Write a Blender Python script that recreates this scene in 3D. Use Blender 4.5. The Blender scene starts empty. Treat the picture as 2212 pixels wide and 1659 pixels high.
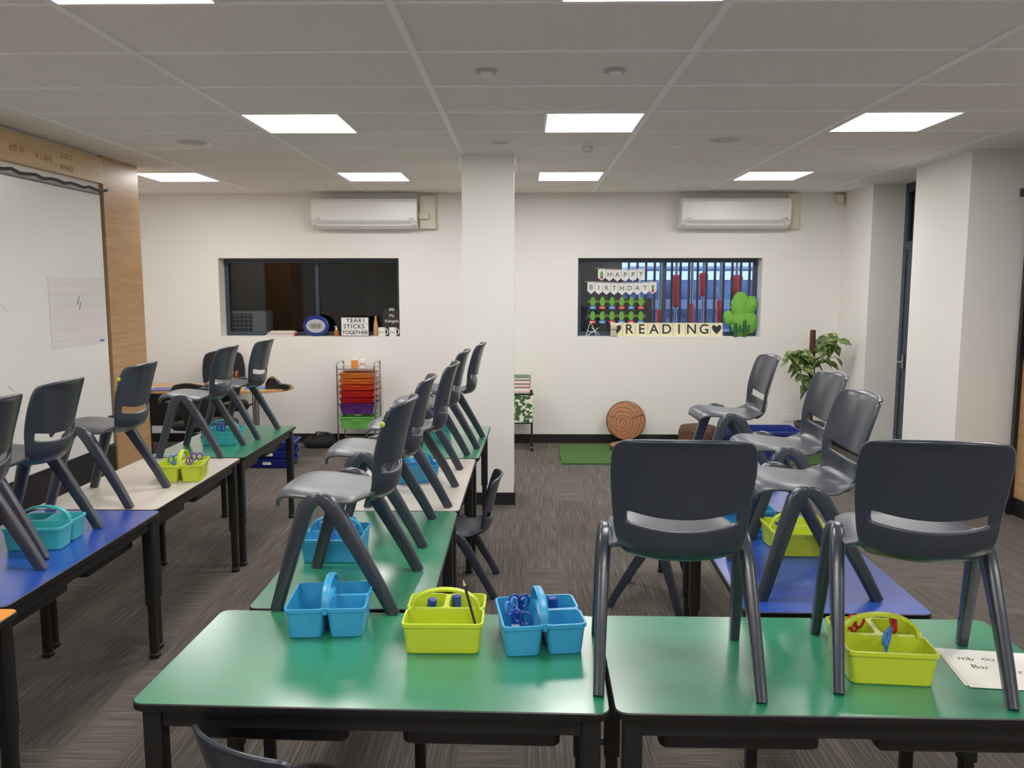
import bpy, bmesh, math, random
from mathutils import Vector, Matrix, Euler
random.seed(7)
D = bpy.data
SC = bpy.context.scene
COL = SC.collection
R = math.radians

# ------------------------------------------------------------------ materials
def lin(c):
    out = []
    for x in c:
        x = x / 255.0
        out.append(x / 12.92 if x <= 0.04045 else ((x + 0.055) / 1.055) ** 2.4)
    return (out[0], out[1], out[2], 1.0)

MATS = {}
def M(name, rgb, rough=0.5, metal=0.0, var=0.0, scale=8.0, bump=0.0, bscale=60.0, emis=0.0, coat=0.0, stretch=None, rgb2=None, spec=0.5):
    if name in MATS: return MATS[name]
    m = D.materials.new(name); m.use_nodes = True
    nt = m.node_tree; b = nt.nodes["Principled BSDF"]
    c = lin(rgb)
    b.inputs["Base Color"].default_value = c
    b.inputs["Roughness"].default_value = rough
    b.inputs["Metallic"].default_value = metal
    b.inputs["Coat Weight"].default_value = coat
    b.inputs["Coat Roughness"].default_value = 0.2
    b.inputs["Specular IOR Level"].default_value = spec
    tc = nt.nodes.new("ShaderNodeTexCoord")
    mp = nt.nodes.new("ShaderNodeMapping")
    nt.links.new(tc.outputs["Object"], mp.inputs["Vector"])
    if stretch: mp.inputs["Scale"].default_value = stretch
    n = nt.nodes.new("ShaderNodeTexNoise"); n.inputs["Scale"].default_value = scale
    n.inputs["Detail"].default_value = 4
    nt.links.new(mp.outputs["Vector"], n.inputs["Vector"])
    r = nt.nodes.new("ShaderNodeValToRGB")
    v = var if var else 0.02
    if rgb2:
        c2 = lin(rgb2)
    else:
        c2 = (c[0]*(1-v), c[1]*(1-v), c[2]*(1-v), 1)
    r.color_ramp.elements[0].color = c2
    r.color_ramp.elements[1].color = c
    r.color_ramp.elements[0].position = 0.35; r.color_ramp.elements[1].position = 0.65
    nt.links.new(n.outputs["Fac"], r.inputs["Fac"])
    nt.links.new(r.outputs["Color"], b.inputs["Base Color"])
    if bump:
        n2 = nt.nodes.new("ShaderNodeTexNoise"); n2.inputs["Scale"].default_value = bscale
        nt.links.new(mp.outputs["Vector"], n2.inputs["Vector"])
        bp = nt.nodes.new("ShaderNodeBump"); bp.inputs["Strength"].default_value = bump
        bp.inputs["Distance"].default_value = 0.01
        nt.links.new(n2.outputs["Fac"], bp.inputs["Height"])
        nt.links.new(bp.outputs["Normal"], b.inputs["Normal"])
    if emis:
        b.inputs["Emission Color"].default_value = c
        b.inputs["Emission Strength"].default_value = emis
    MATS[name] = m
    return m

WALL = M("wall_paint", (235, 232, 227), 0.6, var=0.02, scale=2, bump=0.05, bscale=150)
CEIL = M("ceiling_tile", (240, 236, 230), 0.85, var=0.04, scale=40, bump=0.1, bscale=300)
TBAR = M("ceiling_bar", (252, 252, 250), 0.5)
BLACK = M("black_metal", (14, 14, 15), 0.45, var=0.1)
BLACKP = M("black_plastic", (17, 17, 19), 0.4)
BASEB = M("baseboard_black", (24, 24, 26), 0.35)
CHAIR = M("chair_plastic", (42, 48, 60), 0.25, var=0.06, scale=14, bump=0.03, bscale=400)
CHAIR_SHEEN = M("chair_plastic_sheen", (62, 65, 75), 0.36, var=0.08, scale=20, bump=0.05, bscale=300)  # same chair plastic, lightened to paint the ceiling's reflection onto the seats
GREEN = M("green_laminate", (38, 130, 93), 0.28, var=0.08, scale=5, bump=0.02, bscale=200, spec=0.9, coat=0.7)
BLUEL = M("blue_laminate", (26, 64, 160), 0.28, var=0.06, scale=5, spec=0.6, coat=0.35)
BEIGE = M("beige_laminate", (202, 193, 182), 0.35, var=0.05, scale=12)
ORANGEL = M("orange_laminate", (236, 146, 40), 0.3)
CBLUE = M("caddy_blue", (44, 150, 204), 0.35)
CLIME = M("caddy_lime", (188, 208, 40), 0.35)
CTEAL = M("caddy_teal", (54, 168, 176), 0.35)
CHROME = M("chrome", (200, 200, 205), 0.2, metal=1.0)
WHITEP = M("white_plastic", (236, 235, 232), 0.3)
OFFW = M("ivory_plastic", (220, 212, 194), 0.45)
PAPER = M("paper", (238, 236, 228), 0.8, var=0.03)
CREAM = M("cream_card", (234, 227, 186), 0.7)
INK = M("ink_black", (16, 16, 18), 0.6)
FRAME = M("window_frame_blue", (40, 54, 68), 0.4)
NAVY = M("navy_plastic", (16, 36, 124), 0.35)
RED = M("red_paint", (186, 28, 26), 0.5)
YEL = M("yellow_paint", (235, 180, 40), 0.5)
LBLUE = M("light_blue_plastic", (56, 116, 206), 0.35)
DBLUE = M("dark_blue_plastic", (18, 56, 146), 0.35)
PURPLE = M("purple_plastic", (106, 56, 146), 0.35)
STEEL = M("steel", (170, 172, 175), 0.3, metal=1.0)
LEAFP = M("cutout_green", (92, 162, 56), 0.7)
DKGREEN = M("tinsel_green", (16, 88, 46), 0.6, bump=0.8, bscale=80)
FLUFF = M("fluffy_green", (126, 202, 76), 0.85, var=0.3, scale=60, bump=1.0, bscale=120)
BOARD = M("whiteboard", (230, 229, 225), 0.22, var=0.03, scale=1.5)
CORE = M("grass_mat", (68, 114, 42), 0.95, var=0.4, scale=150, bump=0.8, bscale=300)
BROWNF = M("moss_pole", (88, 48, 30), 0.95, var=0.4, scale=60, bump=1, bscale=120)
TERRA = M("pot_grey", (66, 66, 70), 0.6)
FABRIC = M("mesh_fabric", (20, 20, 23), 0.8, bump=0.5, bscale=500)

def wood(name, rgb, rgb2, axis=2, sc=3.0, rough=0.4):
    s = [14, 14, 14]; s[axis] = 0.8
    return M(name, rgb, rough, stretch=tuple(s), scale=sc, rgb2=rgb2)
OAK = wood("oak_panel", (180, 140, 97), (162, 122, 81), 1)
OAKB = wood("oak_beam", (200, 168, 122), (186, 151, 106), 1)
DESKW = wood("desk_wood", (202, 154, 100), (184, 132, 80), 0)
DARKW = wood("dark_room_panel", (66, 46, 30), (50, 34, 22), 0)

def carpet():
    m = D.materials.new("carpet_planks"); m.use_nodes = True
    nt = m.node_tree; b = nt.nodes["Principled BSDF"]; b.inputs["Roughness"].default_value = 0.95
    b.inputs["Specular IOR Level"].default_value = 0.15
    N = nt.nodes.new; L = nt.links.new
    g = N("ShaderNodeNewGeometry"); sp = N("ShaderNodeSeparateXYZ"); L(g.outputs["Position"], sp.inputs[0])
    def mth(op, a, bb=None):
        n = N("ShaderNodeMath"); n.operation = op
        for i, x in enumerate([a, bb]):
            if x is None: continue
            if isinstance(x, (int, float)): n.inputs[i].default_value = x
            else: L(x, n.inputs[i])
        return n.outputs[0]
    ix = mth('FLOOR', mth('MULTIPLY', sp.outputs[0], 4.0))
    off = mth('MULTIPLY', ix, 0.37)
    iy = mth('FLOOR', mth('ADD', mth('MULTIPLY', sp.outputs[1], 1.0), off))
    cb = N("ShaderNodeCombineXYZ"); L(ix, cb.inputs[0]); L(iy, cb.inputs[1])
    wn = N("ShaderNodeTexWhiteNoise"); wn.noise_dimensions = '3D'; L(cb.outputs[0], wn.inputs["Vector"])
    def streak(sx, sy):
        mp = N("ShaderNodeMapping"); mp.inputs["Scale"].default_value = (sx, sy, 1)
        L(g.outputs["Position"], mp.inputs["Vector"])
        n = N("ShaderNodeTexNoise"); n.inputs["Scale"].default_value = 1.0; n.inputs["Detail"].default_value = 2
        n.inputs["Roughness"].default_value = 0.55
        L(mp.outputs[0], n.inputs["Vector"]); return n.outputs["Fac"]
    a = streak(150, 2.5); c = streak(4, 150)
    sel = mth('GREATER_THAN', wn.outputs["Value"], 0.8)
    mx = N("ShaderNodeMix"); mx.data_type = 'FLOAT'
    L(sel, mx.inputs[0]); L(a, mx.inputs[2]); L(c, mx.inputs[3])
    tone = mth('ADD', mx.outputs[0], mth('MULTIPLY', mth('SUBTRACT', wn.outputs["Value"], 0.5), 0.09))
    r = N("ShaderNodeValToRGB"); e = r.color_ramp.elements
    e[0].position = 0.26; e[0].color = lin((62, 57, 53))
    e[1].position = 0.78; e[1].color = lin((118, 110, 102))
    k = r.color_ramp.elements.new(0.5); k.color = lin((83, 77, 72))
    L(tone, r.inputs[0]); L(r.outputs[0], b.inputs["Base Color"])
    bp = N("ShaderNodeBump"); bp.inputs["Strength"].default_value = 0.08; bp.inputs["Distance"].default_value = 0.002
    L(tone, bp.inputs["Height"]); L(bp.outputs[0], b.inputs["Normal"])
    return m
CARPET = carpet()

def glass(name, tint, refl=0.12):
    m = D.materials.new(name); m.use_nodes = True; nt = m.node_tree
    for n in list(nt.nodes):
        if n.type != 'OUTPUT_MATERIAL': nt.nodes.remove(n)
    out = [n for n in nt.nodes if n.type == 'OUTPUT_MATERIAL'][0]
    t = nt.nodes.new("ShaderNodeBsdfTransparent"); t.inputs[0].default_value = (*tint, 1)
    g = nt.nodes.new("ShaderNodeBsdfGlossy"); g.inputs["Roughness"].default_value = 0.02
    mx = nt.nodes.new("ShaderNodeMixShader"); mx.inputs[0].default_value = refl
    nt.links.new(t.outputs[0], mx.inputs[1]); nt.links.new(g.outputs[0], mx.inputs[2])
    nt.links.new(mx.outputs[0], out.inputs[0]); return m
GLASS = glass("window_glass", (0.55, 0.57, 0.6), 0.03)
GLASS2 = glass("clear_window_glass", (0.88, 0.9, 0.92), 0.03)
DGLASS = M("dark_door_glass", (10, 14, 18), 0.05)

def emit(name, rgb, s):
    m = D.materials.new(name); m.use_nodes = True; nt = m.node_tree
    b = nt.nodes["Principled BSDF"]
    b.inputs["Base Color"].default_value = lin(rgb)
    b.inputs["Emission Color"].default_value = lin(rgb); b.inputs["Emission Strength"].default_value = s
    return m
PANEL = emit("light_diffuser", (255, 251, 246), 23.5)
LCD = M("lcd_grey", (150, 160, 140), 0.3)

def clear(name, rgb):
    m = M(name, rgb, 0.2)
    b = m.node_tree.nodes["Principled BSDF"]; b.inputs["Alpha"].default_value = 0.82
    return m

def rings():
    m = D.materials.new("wood_slice_rings"); m.use_nodes = True; nt = m.node_tree; b = nt.nodes["Principled BSDF"]
    b.inputs["Roughness"].default_value = 0.6
    tc = nt.nodes.new("ShaderNodeTexCoord"); w = nt.nodes.new("ShaderNodeTexWave"); w.wave_type = 'RINGS'; w.rings_direction = 'Z'
    mp = nt.nodes.new("ShaderNodeMapping"); mp.inputs["Scale"].default_value = (1.0, .75, 1.0); mp.inputs["Location"].default_value = (.03, .02, 0)
    w.inputs["Scale"].default_value = 9; w.inputs["Distortion"].default_value = 8; w.inputs["Detail"].default_value = 6; w.inputs["Detail Scale"].default_value = 1.2
    r = nt.nodes.new("ShaderNodeValToRGB"); r.color_ramp.elements[0].color = lin((128, 78, 46)); r.color_ramp.elements[1].color = lin((166, 108, 68))
    nt.links.new(tc.outputs["Object"], mp.inputs["Vector"]); nt.links.new(mp.outputs["Vector"], w.inputs["Vector"]); nt.links.new(w.outputs["Fac"], r.inputs[0]); nt.links.new(r.outputs[0], b.inputs["Base Color"])
    return m
RINGS = rings()
BARK = M("bark", (92, 58, 38), 0.9, var=0.6, scale=30, bump=1.0, bscale=60)
LEAFM = M("variegated_leaf", (70, 102, 42), 0.4, scale=34, rgb2=(172, 182, 118))
MATS["variegated_leaf"].node_tree.nodes["Color Ramp"].color_ramp.elements[0].position = 0.36
MATS["variegated_leaf"].node_tree.nodes["Color Ramp"].color_ramp.elements[1].position = 0.5
LEAFPRINT = M("leaf_print_fabric", (234, 232, 218), 0.8, scale=26, rgb2=(46, 88, 42))
lp = LEAFPRINT.node_tree.nodes["Color Ramp"].color_ramp
lp.elements[0].position = 0.49; lp.elements[1].position = 0.53

# ------------------------------------------------------------------ mesh builder
class MB:
    def __init__(s): s.v=[]; s.f=[]; s.mi=[]; s.c=0; s.M=Matrix.Identity(4)
    def add(s, vs, fs, mi=None):
        o=len(s.v)
        for p in vs: s.v.append(tuple(s.M @ Vector(p)))
        for f in fs: s.f.append([i+o for i in f]); s.mi.append(s.c if mi is None else mi)
    def loft(s, loops, cap0=True, cap1=True, ring=False, capmi=None):
        n=len(loops[0]); vs=[p for l in loops for p in l]; fs=[]
        k=len(loops)
        for i in range(k if ring else k-1):
            a=i*n; b=((i+1)%k)*n
            for j in range(n):
                j2=(j+1)%n; fs.append((a+j,a+j2,b+j2,b+j))
        s.add(vs,fs)
        if not ring:
            o=len(s.v)-len(vs)
            if cap0: s.f.append(list(range(o,o+n))[::-1]); s.mi.append(s.c)
            if cap1: s.f.append(list(range(o+(k-1)*n,o+k*n))); s.mi.append(s.c if capmi is None else capmi)
    def box(s,x0,x1,y0,y1,z0,z1,r=0.0,b=None,capmi=None):
        if x0>x1:x0,x1=x1,x0
        if y0>y1:y0,y1=y1,y0
        if z0>z1:z0,z1=z1,z0
        w=x1-x0; d=y1-y0; cx=(x0+x1)/2; cy=(y0+y1)/2
        if r<=0:
            s.add([(x0,y0,z0),(x1,y0,z0),(x1,y1,z0),(x0,y1,z0),(x0,y0,z1),(x1,y0,z1),(x1,y1,z1),(x0,y1,z1)],
                  [(0,3,2,1),(4,5,6,7),(0,1,5,4),(1,2,6,5),(2,3,7,6),(3,0,4,7)]); return
        r=min(r,w/2.01,d/2.01)
        if b is None: b=min(r*0.5,(z1-z0)/2.5)
        s.loft([rr(w-2*b,d-2*b,max(r-b,1e-4),z0,cx,cy),rr(w,d,r,z0+b,cx,cy),rr(w,d,r,z1-b,cx,cy),rr(w-2*b,d-2*b,max(r-b,1e-4),z1,cx,cy)],capmi=capmi)
    def tube(s,pts,rad,n=10,side=None,sq=False,ring=False):
        pts=[Vector(p) for p in pts]; k=len(pts)
        if not isinstance(rad,list): rad=[rad]*k
        ref=Vector(side) if side else None; loops=[]
        for i,p in enumerate(pts):
            if ring: t=(pts[(i+1)%k]-pts[(i-1)%k])
            else: t=(pts[min(i+1,k-1)]-pts[max(i-1,0)])
            t.normalize()
            if ref is None:
                ref=Vector((0,0,1)) if abs(t.z)<0.9 else Vector((1,0,0))
            a=ref-t*ref.dot(t)
            if a.length<1e-5: a=t.orthogonal()
            a.normalize(); b=t.cross(a)
            if not side: ref=a
            ra,rb=(rad[i],rad[i]) if not isinstance(rad[i],tuple) else rad[i]
            lp=[]
            for j in range(n):
                th=2*math.pi*(j+0.5)/n; cx=math.cos(th); cy=math.sin(th)
                if sq:
                    e=0.5; cx=math.copysign(abs(cx)**e,cx); cy=math.copysign(abs(cy)**e,cy)
                lp.append(p+a*(ra*cx)+b*(rb*cy))
            loops.append(lp)
        s.loft(loops,ring=ring)
    def cyl(s,p0,p1,r0,r1=None,n=20):
        s.tube([p0,p1],[r0,r0 if r1 is None else r1],n=n)
    def lathe(s,prof,n=24,cx=0,cy=0,sx=1,sy=1,cap0=True,cap1=True):
        s.loft([[(cx+r*sx*math.cos(2*math.pi*j/n),cy+r*sy*math.sin(2*math.pi*j/n),z) for j in range(n)] for r,z in prof],cap0,cap1)
    def torus(s,c,Rr,r,nrm='y',n=20,m=8,sx=1,sz=1):
        pts=[]
        for i in range(n):
            t=2*math.pi*i/n; a=Rr*math.cos(t)*sx; b=Rr*math.sin(t)*sz
            pts.append({'y':(c[0]+a,c[1],c[2]+b),'z':(c[0]+a,c[1]+b,c[2]),'x':(c[0],c[1]+a,c[2]+b)}[nrm])
        side={'y':(0,1,0),'z':(0,0,1),'x':(1,0,0)}[nrm]
        s.tube(pts,r,n=m,side=side,ring=True)
    def ball(s,c,rx,ry=None,rz=None,n=16,k=9):
        ry=ry or rx; rz=rz or rx; loops=[]
        for i in range(k):
            ph=-math.pi/2+math.pi*(i+0.02*(k-1) if i==0 else (i-0.02*(k-1) if i==k-1 else i))/(k-1)
            loops.append([(c[0]+rx*math.cos(ph)*math.cos(2*math.pi*j/n),c[1]+ry*math.cos(ph)*math.sin(2*math.pi*j/n),c[2]+rz*math.sin(ph)) for j in range(n)])
        s.loft(loops)
    def poly(s,pts2,z0,z1):  # extruded polygon in XZ, y from z0 to z1
        s.loft([[(x,z0,z) for x,z in pts2],[(x,z1,z) for x,z in pts2]])

def rr(w,d,r,z,cx=0,cy=0,n=5):
    r=min(r,w/2,d/2); out=[]
    for (sx,sy,a0) in ((1,-1,-90),(1,1,0),(-1,1,90),(-1,-1,180)):
        for i in range(n):
            a=R(a0+90*i/(n-1)); out.append((cx+sx*(w/2-r)+r*math.cos(a),cy+sy*(d/2-r)+r*math.sin(a),z))
    return out

def mesh(name,mb,mats,ang=35):
    me=D.meshes.new(name); me.from_pydata(mb.v,[],mb.f)
    if not isinstance(mats,(list,tuple)): mats=[mats]
    for m in mats: me.materials.append(m)
    me.polygons.foreach_set("material_index",mb.mi)
    bm=bmesh.new(); bm.from_mesh(me); bmesh.ops.recalc_face_normals(bm,faces=bm.faces); bm.to_mesh(me); bm.free()
    me.polygons.foreach_set("use_smooth",[True]*len(me.polygons))
    me.set_sharp_from_angle(angle=R(ang)); me.update()
    return me

def place(o,loc,rot):
    o.location=loc; o.rotation_euler=rot; COL.objects.link(o); return o
def part(name,mb,mats,parent,loc=(0,0,0),rot=(0,0,0),label=None,ang=35):
    o=D.objects.new(name,mb if isinstance(mb,bpy.types.Mesh) else mesh(name,mb,mats,ang)); o.parent=parent; place(o,loc,rot)
    if label: o["label"]=label
    return o
def tag(o,label,cat,group=None):
    o["label"]=label; o["category"]=cat
    if group: o["group"]=group
    return o
def root(name,label,cat,loc=(0,0,0),rot=(0,0,0),group=None):
    o=D.objects.new(name,None); o.empty_display_size=0.1
    place(o,loc,rot); return tag(o,label,cat,group)
def solo(name,mb,mats,label,cat,loc=(0,0,0),rot=(0,0,0),group=None,ang=35):
    o=D.objects.new(name,mesh(name,mb,mats,ang)); place(o,loc,rot); return tag(o,label,cat,group)
def struct(name,mb,mats,loc=(0,0,0),rot=(0,0,0)):
    o=D.objects.new(name,mesh(name,mb,mats)); place(o,loc,rot); o["kind"]="structure"; return o
def dup(src,loc,rot=(0,0,0),label=None,group=None):
    n=src.copy(); COL.objects.link(n); n.location=loc; n.rotation_euler=rot
    if label: n["label"]=label
    if group: n["group"]=group
    def kids(a,b):
        for c in a.children:
            k=c.copy(); COL.objects.link(k); k.parent=b; kids(c,k)
    for c in list(src.children):
        k=c.copy(); COL.objects.link(k); k.parent=n; kids(c,k)
    return n
def textmesh(s,size,ext=0.0006,spacing=1.0,line=1.0,bold=0.0):
    cu=D.curves.new("txt",'FONT'); cu.body=s; cu.size=size; cu.extrude=ext; cu.align_x='CENTER'; cu.align_y='CENTER'
    cu.space_character=spacing; cu.space_line=line; cu.offset=bold
    ob=D.objects.new("txt",cu); COL.objects.link(ob)
    dg=bpy.context.evaluated_depsgraph_get(); dg.update()
    me=D.meshes.new_from_object(ob.evaluated_get(dg)); D.objects.remove(ob); D.curves.remove(cu)
    me.materials.clear(); return me
def text(s,size,mat,parent,loc,rot=(R(90),0,0),name="lettering",**k):
    me=textmesh(s,size,**k); me.materials.append(mat)
    o=D.objects.new(name,me); o.parent=parent; place(o,loc,rot); return o

# ------------------------------------------------------------------ room shell
H=2.745; YB=9.15
def boxes(name,lst,mat):
    mb=MB()
    for b in lst: mb.box(*b)
    return struct(name,mb,mat)
boxes("floor",[(-4.9,4.4,-3.3,9.45,-0.1,0)],CARPET)
boxes("ceiling",[(-4.9,4.4,-3.3,9.45,H,H+0.1)],CEIL)
W1=(-3.37,-1.38,1.19,2.05); W2=(0.585,2.59,1.19,2.05)
boxes("wall_back",[(-4.9,W1[0],YB,YB+.3,0,H),(W1[1],W2[0],YB,YB+.3,0,H),(W2[1],3.8,YB,YB+.3,0,H),
  (W1[0],W1[1],YB,YB+.3,0,W1[2]),(W1[0],W1[1],YB,YB+.3,W1[3],H),(W2[0],W2[1],YB,YB+.3,0,W2[2]),(W2[0],W2[1],YB,YB+.3,W2[3],H)],WALL)
boxes("wall_left",[(-3.6,-3.3,-3.0,6.5,0,H),(-4.9,-3.6,6.85,7.05,0,H),(-4.9,-4.6,7.05,YB,0,H)],WALL)
boxes("wall_right",[(3.44,4.4,8.39,YB,0,H),(3.85,4.4,7.25,8.39,0,H),(3.33,4.4,6.37,7.25,0,H),(4.1,4.4,-3.0,6.37,0,H)],WALL)
boxes("wall_rear",[(-3.6,4.4,-3.3,-3.0,0,H)],WALL)
PIL=(-.485,-.085,6.5,6.9)
boxes("wall_pillar",[(*PIL,0,H)],WALL)
bh=.1
boxes("baseboard_back",[(-4.6,3.44,YB-.015,YB,0,bh)],BASEB)
boxes("baseboard_pillar",[(PIL[0]-.012,PIL[1]+.012,PIL[2]-.012,PIL[3]+.012,0,bh)],BASEB)
boxes("baseboard_right",[(3.425,3.44,8.39,YB-.015,0,bh),(3.315,3.33,6.355,7.25,0,bh),(3.315,4.1,6.355,6.37,0,bh)],BASEB)
boxes("panel_left_low",[(-3.3,-3.28,-3.0,6.5,0,.48)],BASEB)  # plain black panel along the lower wall, below the whiteboard
boxes("trim_1",[(PIL[0]-.02,PIL[0],PIL[2]-.02,PIL[3],H-.09,H),(PIL[1],PIL[1]+.02,PIL[2]-.02,PIL[3],H-.09,H)],TBAR)
mb=MB(); xs=[-4.078,-2.878,-1.678,-.478,.722,1.922,3.122]
for x in xs: mb.box(x-.015,x+.015,-3,YB,H-.007,H+.001)
y=-2.51
while y<YB:
    mb.box(-4.6,4.1,y-.009,y+.009,H-.005,H+.001); y+=.62
struct("trim_2",mb,TBAR)
mb=MB(); mb.box(-3.62,-3.265,6.5,7.09,0,H)
struct("trim_3",mb,OAK)
mb=MB(); mb.box(-3.3,-3.255,-3.0,6.49,2.53,2.725)
beam=struct("trim_4",mb,OAKB)
BRN=M("stamp_brown",(140,104,66),0.8)
text("10 SEP",.062,BRN,beam,(-3.2545,5.40,2.625),(R(90),R(180),R(90)))
text("SHIFT 4",.058,BRN,beam,(-3.2545,5.70,2.615),(R(90),R(180),R(90)))
text("6:30 S",.055,BRN,beam,(-3.2545,5.98,2.655),(R(90),0,R(90)))
text("AM.ACE",.05,BRN,beam,(-3.2545,5.98,2.575),(R(90),0,R(90)))

# windows
def window(n,W,mull,gm):
    x0,x1,z0,z1=W; y0,y1=YB+.18,YB+.23; f=.045
    mb=MB()
    mb.box(x0,x0+f,y0,y1,z0,z1); mb.box(x1-f,x1,y0,y1,z0,z1)
    mb.box(x0+f,x1-f,y0,y1,z0,z0+f); mb.box(x0+f,x1-f,y0,y1,z1-f,z1)
    mb.box(mull-.02,mull+.02,y0,y1,z0+f,z1-f)
    w=struct(n,mb,FRAME)
    g=MB(); g.box(x0+f*.5,x1-f*.5,y0+.02,y0+.026,z0+f*.5,z1-f*.5)
    part("pane",g,gm,w)
window("window_1",W1,-2.33,GLASS); window("window_2",W2,1.56,GLASS2)
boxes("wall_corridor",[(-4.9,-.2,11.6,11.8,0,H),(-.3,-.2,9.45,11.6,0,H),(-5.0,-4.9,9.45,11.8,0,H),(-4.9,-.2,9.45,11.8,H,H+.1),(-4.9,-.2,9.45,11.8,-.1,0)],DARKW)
GROUND=M("asphalt",(80,86,96),0.9,var=.2); FARW=M("far_building",(44,58,100),0.7,scale=3,rgb2=(120,140,180))
boxes("wall_outside",[(-.2,7.5,15.5,15.7,0,1.86)],FARW)
boxes("floor_outside",[(-.2,8,9.45,15.7,-.1,0)],GROUND)
FB=M("fence_black",(14,16,20),0.5)
mb=MB(); x=-.1
while x<5:
    mb.box(x-.015,x+.015,11.2,11.22,0,2.3); x+=.115
mb.box(-.1,5,11.19,11.235,1.02,1.06); mb.box(-.1,5,11.19,11.235,2.26,2.3)
solo("metal_fence",mb,FB,"black vertical bar metal fence seen through the glass","fence")
REDO=M("red_padding",(230,30,24),0.5)
for i,(x,z0,z1,w) in enumerate(((1.90,1.2,1.42,.09),(2.12,1.45,1.90,.11),(2.34,1.1,1.5,.06),(2.50,1.6,1.93,.11),(2.74,1.1,1.55,.09),(2.96,1.55,1.90,.15),(3.2,1.1,1.6,.08))):
    r=root("padded_post","red padded pole standing outside behind the fence","post",(x,11.7,0),group="red padded poles outside")
    m1=MB(); m1.cyl((0,0,0),(0,0,2.2),.02); part("pole",m1,STEEL,r)
    m2=MB(); m2.lathe([(w*.35,z0),(w*.45,z0+.03),(w*.6,z1-.04),(w*.45,z1)],14); part("padding",m2,REDO,r)
AWN=M("awning",(200,212,238),0.5)
mb=MB(); mb.box(1.6,4.2,12.6,14.4,2.0,2.04); mb.box(1.7,1.76,12.7,12.76,0,2.0); mb.box(4.05,4.11,12.7,12.76,0,2.0)
mb.box(2.2,3.8,14.6,14.9,1.35,1.5); mb.box(2.3,3.6,14.2,14.5,.6,1.0)
solo("shade_awning",mb,AWN,"pale blue shade awning on posts outside the glass","awning")
mb=MB(); mb.box(.2,1.14,9.8,9.86,0,2.4)
for zz in (.5,1.0,1.5): mb.box(.2,1.14,9.79,9.8,zz,zz+.02)
mb.box(1.14,1.5,9.8,9.86,0,1.6)
solo("dark_screen",mb,FB,"dark screen panel standing behind the window display","screen")

# door right recess
mb=MB(); xd=3.76
mb.box(xd,xd+.06,7.25,7.34,0,H); mb.box(xd,xd+.06,8.32,8.39,0,H); mb.box(xd,xd+.06,7.34,8.32,2.1,2.18); mb.box(xd,xd+.06,7.34,8.32,2.66,H); mb.box(xd,xd+.06,7.34,8.32,0,.12)
mb.box(xd+.01,xd+.05,7.34,7.44,.12,2.1);mb.box(xd+.01,xd+.05,8.22,8.32,.12,2.1)
d1=struct("door_1",mb,FRAME)
g=MB(); g.box(xd+.025,xd+.035,7.44,8.22,.12,2.1); g.box(xd+.025,xd+.035,7.34,8.32,2.18,2.66); part("pane",g,DGLASS,d1)
g=MB(); g.tube([(xd,8.26,1.0),(xd-.05,8.26,1.0),(xd-.05,8.14,1.0)],.009); g.box(xd-.006,xd+.012,8.24,8.28,.93,1.07,); part("handle",g,STEEL,d1)
mb=MB(); mb.box(3.75,4.1,5.3,6.26,.14,1.2); d2=struct("door_2",mb,OAK)
g=MB(); g.box(3.745,4.1,5.3,6.26,1.2,2.4); g.box(3.66,4.1,5.3,6.3,2.4,2.46); g.box(3.75,4.1,5.3,6.26,0,.14); g.box(3.72,3.76,6.26,6.3,0,2.4); part("frame",g,BLACK,d2)

# ------------------------------------------------------------------ ceiling fixtures
def ceil_light(loc):
    r=root("ceiling_light","recessed square white LED ceiling light panel, switched on","light",loc,group="recessed ceiling light panels")
    a=MB(); w=.585; d=.60
    for b in ((-w/2,w/2,-d/2,-d/2+.015),(-w/2,w/2,d/2-.015,d/2),(-w/2,-w/2+.015,-d/2+.015,d/2-.015),(w/2-.015,w/2,-d/2+.015,d/2-.015)): a.box(*b,-.012,.0)
    part("frame",a,WHITEP,r)
    a=MB(); a.box(-w/2+.015,w/2-.015,-d/2+.015,d/2-.015,-.008,-.001); part("diffuser",a,PANEL,r); return r
L0=ceil_light((-1.37,5.23,H))
for (x,yy) in ((.41,5.23),(2.24,5.23),(-3.18,7.71),(-1.37,7.71),(.41,7.71),(2.24,7.71),(-1.37,2.75),(.41,2.75),(2.24,2.75),(-1.37,.27),(.41,.27),(2.24,.27),(-1.37,-2.2),(2.24,-2.2)):
    dup(L0,(x,yy,H))
SPK=M("speaker_grille",(205,201,196),0.7,bump=.5,bscale=600)
RIMG=M("fixture_rim_grey",(180,177,172),0.5)
def disc(name,label,cat,x,yy,r,mat=SPK):
    ro=root(name,label,cat,(x,yy,H))
    a=MB(); a.lathe([(r*.86,-.004),(r,-.006),(r,-.0005)],32,cap0=False); part("rim",a,WHITEP,ro)
    a=MB(); a.lathe([(r*.3,-.007),(r*.86,-.0045),(r*.86,-.0005)],32); part("grille",a,mat,ro)
disc("ceiling_speaker","round white ceiling speaker grille","speaker",-2.33,5.91,.125)
disc("ceiling_speaker","round white ceiling speaker grille","speaker",1.37,5.87,.12)
disc("sprinkler_plate","small round white ceiling plate","ceiling fixture",-.17,5.95,.07)
def sensor(x,yy,r,label):
    ro=root("ceiling_sensor",label,"sensor",(x,yy,H))
    a=MB(); a.lathe([(r*.9,-.012),(r,-.008),(r,-.0005)],28); part("base",a,RIMG,ro)
    a=MB(); a.lathe([(.3*r,-.03),(.5*r,-.026),(.6*r,-.0121)],24); part("dome",a,WHITEP,ro)
sensor(-.18,4.01,.05,"small round white ceiling sensor"); sensor(.42,4.01,.05,"small round white ceiling sensor")
ro=root("smoke_detector","white domed smoke detector on the ceiling tiles","smoke detector",(.44,6.02,H))
a=MB(); a.lathe([(.06,-.022),(.066,-.012),(.066,-.0005)],28); part("base",a,WHITEP,ro)
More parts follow.
